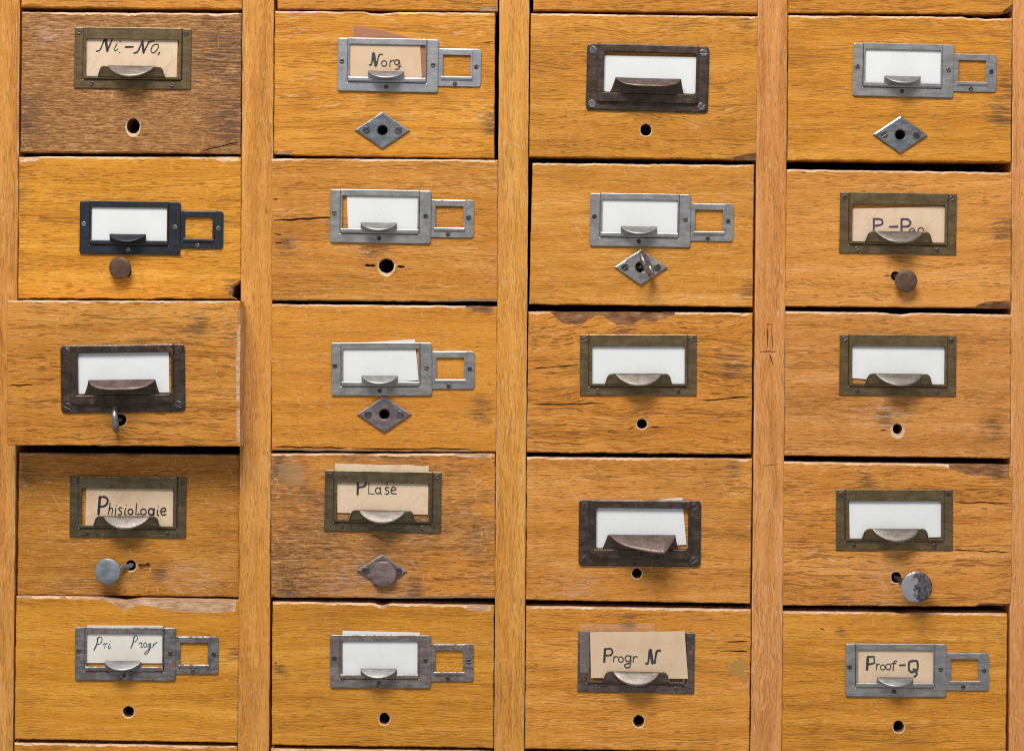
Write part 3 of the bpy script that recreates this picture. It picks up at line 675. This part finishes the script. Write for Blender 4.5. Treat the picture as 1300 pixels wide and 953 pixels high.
def holder(key, kind, mat, x, y, tilt, smat, pl=None):
    e = DROBJ[key]; dd = float(DR[key]['d'])
    h = link('label_holder', frame_mesh(kind, mat), e, P(x, y, dd + .15) - Vector(e.location), math.radians(tilt))
    rnd = random.Random(int(x * 3 + y))
    for sx, sy, sd_, r in SCRPOS[kind]:
        screw(h, sx + rnd.uniform(-.4, .4), sy + rnd.uniform(-.4, .4), sd_ - .25, r, smat, rnd.choice((-50, -35, 5, 20, 55, 70, 95)) + rnd.uniform(-10, 10))
    k = pl or kind
    pull(h, k, {'A': PA, 'B': PB, 'C': PC, 'CB': PCB}[k], mat)
    HOLD[key] = h
    return h
holder((1, 1), 'B', BRASS, 95.3, 35, .8, SCREW_B); holder((1, 2), 'A', NICK, 429.5, 48.6, 1.1, SCREW_D)
holder((1, 3), 'C', IRON, 745.6, 55.5, 1.5, SCREW_L); holder((1, 4), 'A', NICKW, 1083.4, 55, 1.2, SCREW_D)
holder((2, 1), 'A', BLACKP, 102, 255.2, .7, SCREW_L); holder((2, 2), 'A', NICKW, 420, 240.6, .9, SCREW_D)
holder((2, 3), 'A', NICKW, 749.6, 245.4, .9, SCREW_D); holder((2, 4), 'B', BRASS, 1066.5, 244.2, .9, SCREW_B)
holder((3, 1), 'C', IRONG, 77, 438.6, -.8, SCREW_B); holder((3, 2), 'A', NICKW, 420.6, 435, 0.0, SCREW_D)
holder((3, 3), 'B', BRASS, 736.3, 424.8, .1, SCREW_B); holder((3, 4), 'B', BRASS, 1066, 424.3, .6, SCREW_B)
holder((4, 1), 'B', BRASSG, 89.3, 604.2, .6, SCREW_B); holder((4, 2), 'B', BRASSG, 413, 596.3, 1.1, SCREW_B)
holder((4, 3), 'C', IRON, 735, 633.6, .5, SCREW_B, 'CB'); holder((4, 4), 'B', BRASS, 1061.3, 620.8, .1, SCREW_B)
holder((5, 1), 'A', NICKR, 95.8, 795.4, .35, SCREW_D); holder((5, 2), 'A', NICKB, 419.4, 805.2, .2, SCREW_D)
holder((5, 3), 'B', STEELB, 734.2, 800.4, .9, SCREW_B); holder((5, 4), 'A', NICKW, 1073.4, 816, .4, SCREW_D)

# diamond lock plates
def diamond(key, cx, cy, hw, hh, mat, tilt=0, worn=False, hole=6.4):
    e = DROBJ[key]; dd = float(DR[key]['d']); mb = MB()
    plate(mb, [(0, -hh), (hw, 0), (0, hh), (-hw, 0)], [circ(0, 0, hole, 20)], 0, 3.2, 1.5)
    if worn:
        plate(mb, [(-20, -9.6), (-1, -20.4), (1.6, -18.6), (-17.5, -8)], [], 2.4, 3.6, .4)
    o = mb.build('lock_plate', [mat], e, P(cx, cy, dd + .1) - Vector(e.location)); o.rotation_euler = (0, math.radians(tilt), 0)
    screw(o, -20.5, .3, 2.8, 4.8, SCREW_D, -35); screw(o, 20.5, .5, 2.8, 4.8, SCREW_D, 40 if not worn else -75)
DPLUM = metal('plum_steel', (.40, .33, .33), (.26, .205, .205), (.25, .16, .14), .3, .85, .35)
DSTEEL = metal('blue_steel', (.42, .44, .46), (.25, .27, .29), (.25, .18, .14), .26, .9, .3)
diamond((1, 2), 485.6, 165.5, 34.5, 23.4, DSTEEL, .5); diamond((1, 4), 1142.6, 171.2, 34.5, 23.4, DSTEEL, .8)
diamond((3, 2), 488, 525.6, 34.5, 23.2, DPLUM, 0); diamond((2, 3), 813.6, 339.2, 33.5, 22.8, NICKW, .6, True, 6.8); diamond((4, 2), 485.2, 723.6, 31.5, 20.8, NICKB, .8)

# ------------------------------------------------------------------ rods: a turned knob or ring on a shaft pushed into the drawer's hole
def rod_knob(key, hx, hy, kx, ky, r, mat, stand, label):
    dd = float(DR[key]['d'])
    base = P(hx, hy, dd); e = empty('card_rod', base, label, 'rod', 'card retaining rods')
    mb = MB(); prof = [(0, -1.2), (.55, -1.2), (.8, -.6), (1, .6), (1, 1.8), (.93, 2.5), (.6, 2.75), (0, 2.85)]
    n = 28; vs_ = []; fs = []
    for pr, pd in prof:
        for i in range(n): a = 2 * math.pi * i / n; vs_.append(L(pr * r * math.cos(a), pr * r * math.sin(a), pd))
    for k in range(len(prof) - 1):
        for i in range(n): fs.append((k * n + i, k * n + (i + 1) % n, (k + 1) * n + (i + 1) % n, (k + 1) * n + i)[::-1])
    kp = P(kx, ky, dd + stand)
    kn = mesh('knob', vs_, fs, [mat], e, kp - base, smooth=True)
    kn.rotation_euler = (math.radians(2.5), 0, math.radians(-3))
    shaft(e, base, kp - base, 3.0, SCREW_D if mat is not KN_GREY else KN_GREY, dd)
    return e
def shaft(e, base, end, r, mat, dd):
    a = Vector((0, 60 * S, 0)); m0 = Vector((0, 1 * S, 0)); ax = [a, m0, Vector(end)]
    n = 12; vs_ = []; fs = []
    for p_ in ax:
        for i in range(n): t = 2 * math.pi * i / n; vs_.append((p_.x + r * S * math.cos(t), p_.y, p_.z + r * S * math.sin(t)))
    for k in range(2):
        for i in range(n): fs.append((k * n + i, k * n + (i + 1) % n, (k + 1) * n + (i + 1) % n, (k + 1) * n + i))
    mesh('shaft', vs_, fs, [mat], e, smooth=True)
rod_knob((2, 1), 160.5, 345, 152.8, 340.4, 14.2, KN_BROWN, 9, 'brown round knob on the rod of the bright yellow drawer with black frame')
rod_knob((2, 4), 1137, 350.5, 1150, 356.6, 14.2, KN_BROWN, 10, 'brown round knob on the rod below the P-Pan label')
rod_knob((4, 1), 166, 717.5, 137, 724.6, 16.4, KN_GREY, 16, 'blue-grey zinc knob on a bent rod below the Phisiologie label')
rod_knob((4, 2), 485, 724, 487, 728, 16.4, KN_MAUVE, 7, 'mauve pitted round knob over the diamond plate below the Plaše label')
rod_knob((4, 4), 1138, 733, 1163.5, 744.6, 19.6, CHROME, 17, 'bright chrome knob with dark patches at the lower right')
def rod_ring(key, hx, hy, cx, cy, R, tr, rot, stand, label):
    dd = float(DR[key]['d']); base = P(hx, hy, dd); e = empty('card_rod', base, label, 'rod', 'card retaining rods')
    n, k = 36, 12; vs_ = []; fs = []
    for i in range(n):
        a = 2 * math.pi * i / n
        for j in range(k):
            b = 2 * math.pi * j / k; rr = R + tr * math.cos(b); vs_.append((tr * S * math.sin(b), rr * S * math.cos(a), rr * S * math.sin(a)))
    for i in range(n):
        for j in range(k): fs.append((i * k + j, ((i + 1) % n) * k + j, ((i + 1) % n) * k + (j + 1) % k, i * k + (j + 1) % k)[::-1])
    o = mesh('ring', vs_, fs, [RINGM], e, P(cx, cy, dd + stand) - base, smooth=True); o.rotation_euler = tuple(math.radians(x) for x in rot)
    shaft(e, base, P(hx + (cx - hx) * .6, hy + (cy - hy) * .6, dd + stand - R) - base, 2.6, RINGM, dd)
rod_ring((2, 3), 810.5, 340, 821, 335.5, 15.5, 3.3, (0, -24, -14), 19, 'steel ring on the rod through the diamond plate of the third column')
rod_ring((3, 1), 152.5, 533, 146.5, 532.5, 13.2, 3.6, (0, -4, 9), 17, 'dark steel ring hanging on the pulled-out drawer')

# ------------------------------------------------------------------ cards with their handwriting
CARDS = {}
def card(key, q, mat, label, d=1.2, th=.5, rag=0.0):
    dd = float(DR[key]['d']); c = sum((Vector(v) for v in q), Vector((0, 0))) / 4
    base = P(c.x, max(v[1] for v in q), dd + d); n, m = 14, 8; vs_ = []; fs = []
    for dep in (th, 0):
        for j in range(m + 1):
            for i in range(n + 1):
                a, b = i / n, j / m
                p_ = (Vector(q[0]) * (1 - a) + Vector(q[1]) * a) * (1 - b) + (Vector(q[3]) * (1 - a) + Vector(q[2]) * a) * b
                y = p_.y + (rag * noise.noise(Vector((p_.x * .35, 3, c.x))) if j == 0 else 0)
                bow = .14 * noise.noise(Vector((a * 2, b * 1.5, c.x * .1 + c.y)))
                vs_.append(tuple(P(p_.x, y, dd + d + dep + bow) - base))
    o2 = (n + 1) * (m + 1)
    for j in range(m):
        for i in range(n):
            k = j * (n + 1) + i; fs.append((k, k + n + 1, k + n + 2, k + 1)); fs.append((o2 + k, o2 + k + 1, o2 + k + n + 2, o2 + k + n + 1))
    rim = [i for i in range(n + 1)] + [j * (n + 1) + n for j in range(1, m + 1)] + [m * (n + 1) + i for i in range(n - 1, -1, -1)] + [j * (n + 1) for j in range(m - 1, 0, -1)]
    for a, b in zip(rim, rim[1:] + rim[:1]): fs.append((a, b, o2 + b, o2 + a))
    o = mesh('label_card', vs_, fs, [mat], None, base)
    o['label'] = label; o['category'] = 'card'; o['group'] = 'label cards in the drawer frames'
    CARDS[key] = (o, base, dd + d + th + .3)
    return o
def crom(pts, k=5):
    if len(pts) < 3: return pts
    closed = pts[0] == pts[-1]; out = []
    n = len(pts)
    for i in range(n - 1):
        p0 = pts[i - 1] if i else (pts[-2] if closed else pts[0]); p1, p2 = pts[i], pts[i + 1]; p3 = pts[i + 2] if i + 2 < n else (pts[1] if closed else pts[-1])
        for j in range(k):
            t = j / k
            out.append(tuple(.5 * (2 * b + (c - a) * t + (2 * a - 5 * b + 4 * c - e) * t * t + (3 * b - a - 3 * c + e) * t ** 3) for a, b, c, e in zip(p0, p1, p2, p3)))
    return out + [pts[-1]]
def O(cx, cy, rx, ry, n=10): return [(cx + rx * math.cos(2 * math.pi * i / n), cy + ry * math.sin(2 * math.pi * i / n)) for i in range(n)] + [(cx + rx, cy)]
def write(key, org, f, strokes, mat):
    o, base, d = CARDS[key]; mb = MB(); lift = 0.0
    for st in strokes:
        w, pts = st[0] / f / 2 * 1.2, [(org[0] + x / f, org[1] + y / f) for x, y in st[1:][0]]
        sharp = len(st) > 2
        if len(pts) == 1:
            face(mb, circ(pts[0][0], pts[0][1], w, 10), [], d + lift, 0, lambda x, y, dd: tuple(P(x, y, dd) - base)); lift += .012; continue
        c = pts if sharp else crom(pts); n = len(c); up = []; dn = []
        for i in range(n):
            a = Vector(c[max(0, i - 1)]); b = Vector(c[min(n - 1, i + 1)]); t = (b - a); t = t.normalized() if t.length > 1e-6 else Vector((1, 0)); nn = Vector((-t.y, t.x)); k = w * (.92 + .12 * math.sin(i * 1.3 + c[0][0]))
            up.append((c[i][0] + nn.x * k, c[i][1] + nn.y * k)); dn.append((c[i][0] - nn.x * k, c[i][1] - nn.y * k))
        vs_ = [tuple(P(x, y, d + lift) - base) for x, y in up + dn]
        mb.add(vs_, [(i, i + 1, n + i + 1, n + i) for i in range(n - 1)])
        for e_ in (c[0], c[-1]):
            lift += .012; face(mb, circ(e_[0], e_[1], w * .9, 8), [], d + lift, 0, lambda x, y, dd: tuple(P(x, y, dd) - base))
        lift += .012
    mb.build('lettering', [mat], o)

card((1, 1), [(108, 44), (225.8, 46), (224.2, 100.5), (108, 99)], P_AGED, 'aged card with slanting Ni.-No. lettering in a brass frame')
card((1, 2), [(444, 51), (533.2, 52.5), (535.8, 104), (443.8, 103)], P_AGED2, 'tan card lettered Norg in a nickel frame', d=1.5)
card((1, 3), [(762, 70.6), (884, 72.8), (883.5, 124), (761.5, 122)], P_WHITE, 'blank white card sitting low in the top dark bronze cup pull')
card((1, 4), [(1097, 58), (1195.2, 60), (1194.4, 110), (1096.5, 108.5)], P_WHITE, 'blank white card in the nickel frame at the top right')
card((2, 1), [(115.4, 258), (213.8, 259.2), (213.4, 308), (115, 307)], P_WHITE, 'blank white card in the black painted frame')
card((2, 2), [(440.2, 246), (531.6, 247), (531.4, 295), (442, 294.4)], P_WHITE, 'blank white card leaving a gap at left, above the crack-sided hole')
card((2, 3), [(763, 249), (861.4, 250.6), (860.6, 299.6), (762.6, 298)], P_WHITE, 'blank white card in the nickel frame above the ring and diamond plate')
card((2, 4), [(1082, 265.2), (1200, 262), (1199.6, 309.5), (1081, 307.4)], P_AGED, 'aged card lettered P-Pan in a brass frame')
card((3, 1), [(93.5, 448), (214.2, 446.4), (215, 498), (94.3, 500)], P_WHITE, 'blank white card in the cup pull of the pulled-out drawer')
card((3, 2), [(434.2, 436.5), (526.6, 430.6), (531.6, 482.6), (435, 489)], P_WHITE, 'blank white card tilted with its corner above the nickel frame')
card((3, 3), [(750, 438), (870.4, 438), (870.4, 487), (750, 487)], P_WHITE, 'blank white card filling the brass frame in the third column')
card((3, 4), [(1080, 438), (1200, 440), (1199.6, 490), (1080, 479.6)], P_WHITE, 'blank white card with a gap at its lower left, brass frame at right')
card((4, 1), [(109.6, 618), (219.8, 619.6), (219.2, 668), (108.2, 667)], P_AGED, 'aged card lettered Phisiologie in a brass frame')
card((4, 2), [(425, 588), (544.4, 591.2), (543.2, 653), (428.4, 650.6)], P_AGED, 'aged card lettered Plaše standing out above its brass frame', rag=1.2)
card((4, 3), [(750.8, 640.6), (866, 631.4), (871.4, 691), (752, 699)], P_WHITE, 'blank white card tilted behind the bent cup pull')
card((4, 4), [(1077.6, 635), (1196.4, 635), (1196.2, 681.4), (1078.8, 683.6)], P_WHITE, 'blank white card in the brass frame above the chrome knob')
card((5, 1), [(110.6, 793.2), (206.8, 793.6), (206.4, 841.4), (110.4, 841)], P_CREAM, 'cream card with cursive Pri Progr in a rusty frame')
card((5, 2), [(435, 800), (533.4, 802.4), (530.8, 856), (435, 855)], P_WHITE, 'blank white card standing up above the brown nickel frame, bottom row')
card((5, 3), [(749, 802.2), (869, 800.4), (873.4, 861), (750.4, 860)], P_AGED2, 'tan card lettered Progr N in front of its brown frame', d=4.95, th=.4, rag=.9)
card((5, 4), [(1087.4, 820), (1185.2, 820.8), (1184.8, 869), (1087.2, 868)], P_AGED, 'aged card lettered Proof-Q in a nickel frame')

write((1, 1), (90, 30), 8.125, [(13, [(262, 287), (290, 280), (310, 255), (352, 148)]), (24, [(356, 150), (376, 282)]), (13, [(378, 282), (425, 168), (445, 156), (482, 152)]), (8, [(478, 205), (450, 258), (450, 280), (464, 280), (485, 264)]), (13, [(507, 187)]), (11, [(503, 298)]), (15, [(562, 244), (640, 240)]),
    (13, [(650, 304), (678, 298), (700, 270), (736, 185)]), (22, [(738, 186), (748, 298)]), (12, [(750, 298), (800, 200), (820, 188), (855, 182)]), (8, [(880, 212), (842, 232), (826, 282), (850, 303), (886, 272), (905, 228), (880, 212)]), (10, [(915, 297), (900, 320)])], INK)
write((1, 2), (420, 30), 6.5, [(12, [(320, 340), (336, 334), (346, 250)]), (24, [(352, 250), (370, 345)]), (10, [(378, 345), (398, 262), (425, 256)]), (8, O(440, 330, 21, 23)), (7, [(490, 305), (486, 356)]), (7, [(488, 322), (505, 305), (520, 306)]), (8, O(544, 320, 18, 20)), (7, [(563, 300), (570, 342), (560, 374), (530, 376)]), (7, [(552, 353), (580, 352)])], INKG)
write((2, 4), (1060, 235), 8.125, [(20, [(400, 348), (400, 470)]), (18, [(400, 352), (460, 350), (490, 372), (478, 408), (405, 420)]), (20, [(565, 430), (645, 428)]), (17, [(686, 350), (686, 470)]), (19, [(686, 354), (745, 352), (778, 382), (758, 422), (690, 428)]), (9, [(762, 480), (778, 452), (812, 448), (826, 482)]), (9, [(770, 478), (826, 470)]), (10, [(858, 482), (864, 450), (892, 438), (914, 458), (912, 484)])], INKV)
write((4, 1), (80, 595), 8.125, [(22, [(380, 288), (366, 466)]), (19, [(380, 292), (428, 288), (458, 315), (455, 355), (425, 382), (374, 390)]), (9, [(486, 350), (468, 466)]), (9, [(474, 428), (494, 402), (511, 412), (503, 470)]), (10, [(545, 405), (538, 470)]), (10, [(549, 374)]), (10, [(608, 402), (584, 398), (576, 418), (600, 440), (598, 466), (572, 468)]),
    (10, [(645, 405), (634, 458), (652, 470)]), (9, [(651, 370)]), (11, O(695, 440, 25, 27)), (11, [(758, 360), (750, 468), (792, 464)], 1), (10, O(829, 440, 28, 30)), (13, O(908, 440, 27, 32)), (11, [(940, 406), (936, 468), (905, 492)]), (10, [(976, 420), (972, 466), (986, 478)]), (10, [(981, 384)]), (11, [(1014, 440), (1058, 430), (1048, 402), (1022, 406), (1008, 440), (1022, 472), (1060, 466)])], INK)
write((4, 2), (405, 580), 8.125, [(21, [(401, 215), (398, 384)]), (20, [(402, 222), (460, 232), (484, 266), (462, 302), (404, 310)]), (10, [(517, 255), (511, 378), (566, 381)], 1), (11, O(608, 346, 26, 30)), (9, [(632, 312), (636, 370), (642, 386)]), (10, [(722, 316), (694, 312), (683, 332), (714, 350), (716, 376), (680, 380)]), (7, [(684, 270), (696, 290), (707, 262)], 1), (10, [(740, 345), (794, 332), (772, 308), (746, 325), (746, 368), (796, 378)])], INKG)
write((5, 1), (90, 785), 6.5, [(9, [(224, 155), (212, 212), (190, 258)]), (6, [(214, 164), (245, 150), (258, 174), (240, 204), (214, 212)]), (5, [(264, 214), (276, 202), (284, 208), (277, 240)]), (5, [(282, 212), (300, 200)]), (5, [(318, 206), (308, 236), (314, 246), (330, 230)]), (5, [(326, 184)]),
    (8, [(522, 146), (511, 200), (495, 240)]), (5, [(514, 154), (540, 138), (550, 156), (540, 180), (518, 190)]), (5, [(560, 206), (575, 195), (585, 201), (577, 232), (592, 234)]), (5, O(612, 215, 13, 18)), (5, [(656, 200), (636, 214), (640, 236), (660, 206), (645, 262), (618, 292), (610, 278), (662, 236)]), (5, [(682, 205), (676, 236)]), (5, [(680, 220), (694, 204), (712, 190)])], INKB)
write((5, 3), (730, 790), 8.125, [(21, [(310, 270), (301, 402)]), (17, [(308, 272), (365, 268), (386, 298), (366, 334), (312, 336)]), (9, [(403, 345), (396, 402)]), (9, [(400, 364), (422, 346), (438, 354)]), (10, O(473, 378, 25, 28)), (10, O(545, 368, 28, 30)), (11, [(576, 340), (573, 415), (556, 462), (522, 456), (514, 432), (560, 416)]), (9, [(600, 345), (600, 406)]), (9, [(601, 368), (624, 346), (642, 352)]),
    (17, [(730, 420), (754, 408), (768, 284)]), (28, [(778, 282), (798, 412)]), (19, [(822, 412), (842, 298), (878, 286)])], INKG)
write((5, 4), (1065, 805), 6.5, [(19, [(239, 186), (232, 288)]), (15, [(239, 184), (290, 182), (292, 236), (240, 246)], 1), (7, [(312, 240), (308, 290)]), (7, [(311, 262), (322, 246), (336, 244)]), (7, O(362, 270, 19, 21)), (7, O(408, 266, 21, 24)), (8, [(478, 219), (456, 224), (447, 295)]), (7, [(430, 240), (472, 236)]), (12, [(502, 252), (545, 250)]),
    (14, [(596, 219), (640, 217), (650, 240), (646, 288), (604, 308), (579, 288), (580, 232), (596, 219)]), (13, [(614, 284), (640, 300), (640, 332), (622, 345)])], INKG)

# plastic film behind or over the cards, and old paper glued to the fronts
def sheet(name, key, poly, d, mat, label, cat, th=.25, parent=None):
    dd = float(DR[key]['d']); c = poly[0]; base = P(c[0], c[1], dd + d); mb = MB()
    f0 = (D - (dd + d) * S) / D
    plate(mb, poly, [], 0, th, .05, conv=lambda x, y, z: ((x - c[0]) * S * f0, -z * S, -(y - c[1]) * S * f0))
    o = mb.build(name, [mat], parent, base - (Vector(parent.location) if parent else Vector((0, 0, 0))))
    if label: o['label'] = label; o['category'] = cat
    return o
sheet('plastic_film', (1, 2), [(449, 32), (478, 37), (518, 47), (541, 56), (541, 104), (447, 104)], .6, FILM, 'brownish plastic film sticking up behind the Norg card', 'film')
sheet('plastic_film', (5, 3), [(736, 791), (831, 791.5), (831.5, 801), (747.4, 801), (747.4, 853), (736, 853)], 5.1, FILM2, 'clear plastic film edging the Progr N card', 'film')
def scrap(key, poly, mat, name, label, seed, th=.25):
    e = DROBJ[key]; r = random.Random(seed); pts = []
    for (x0, y0), (x1, y1) in zip(poly, poly[1:] + poly[:1]):
        n = max(2, int(math.hypot(x1 - x0, y1 - y0) / 2.5))
        for i in range(n): pts.append((x0 + (x1 - x0) * i / n + r.uniform(-.7, .7), y0 + (y1 - y0) * i / n + r.uniform(-.7, .7)))
    o = sheet(name, key, pts, .05, mat, None, None, th, e)
    if label: o['label'] = label
scrap((5, 3), [(928, 841), (940, 835), (947, 839), (944, 853), (949, 864), (944, 868), (936, 856), (925, 855)], SCRAP, 'paper_scrap', 'yellowed scrap of glued paper', 3)
scrap((4, 2), [(354, 588), (386, 591), (388, 614), (370, 617), (353, 612)], RESID, 'glue_residue', 'pale square of old glue', 8, .1)
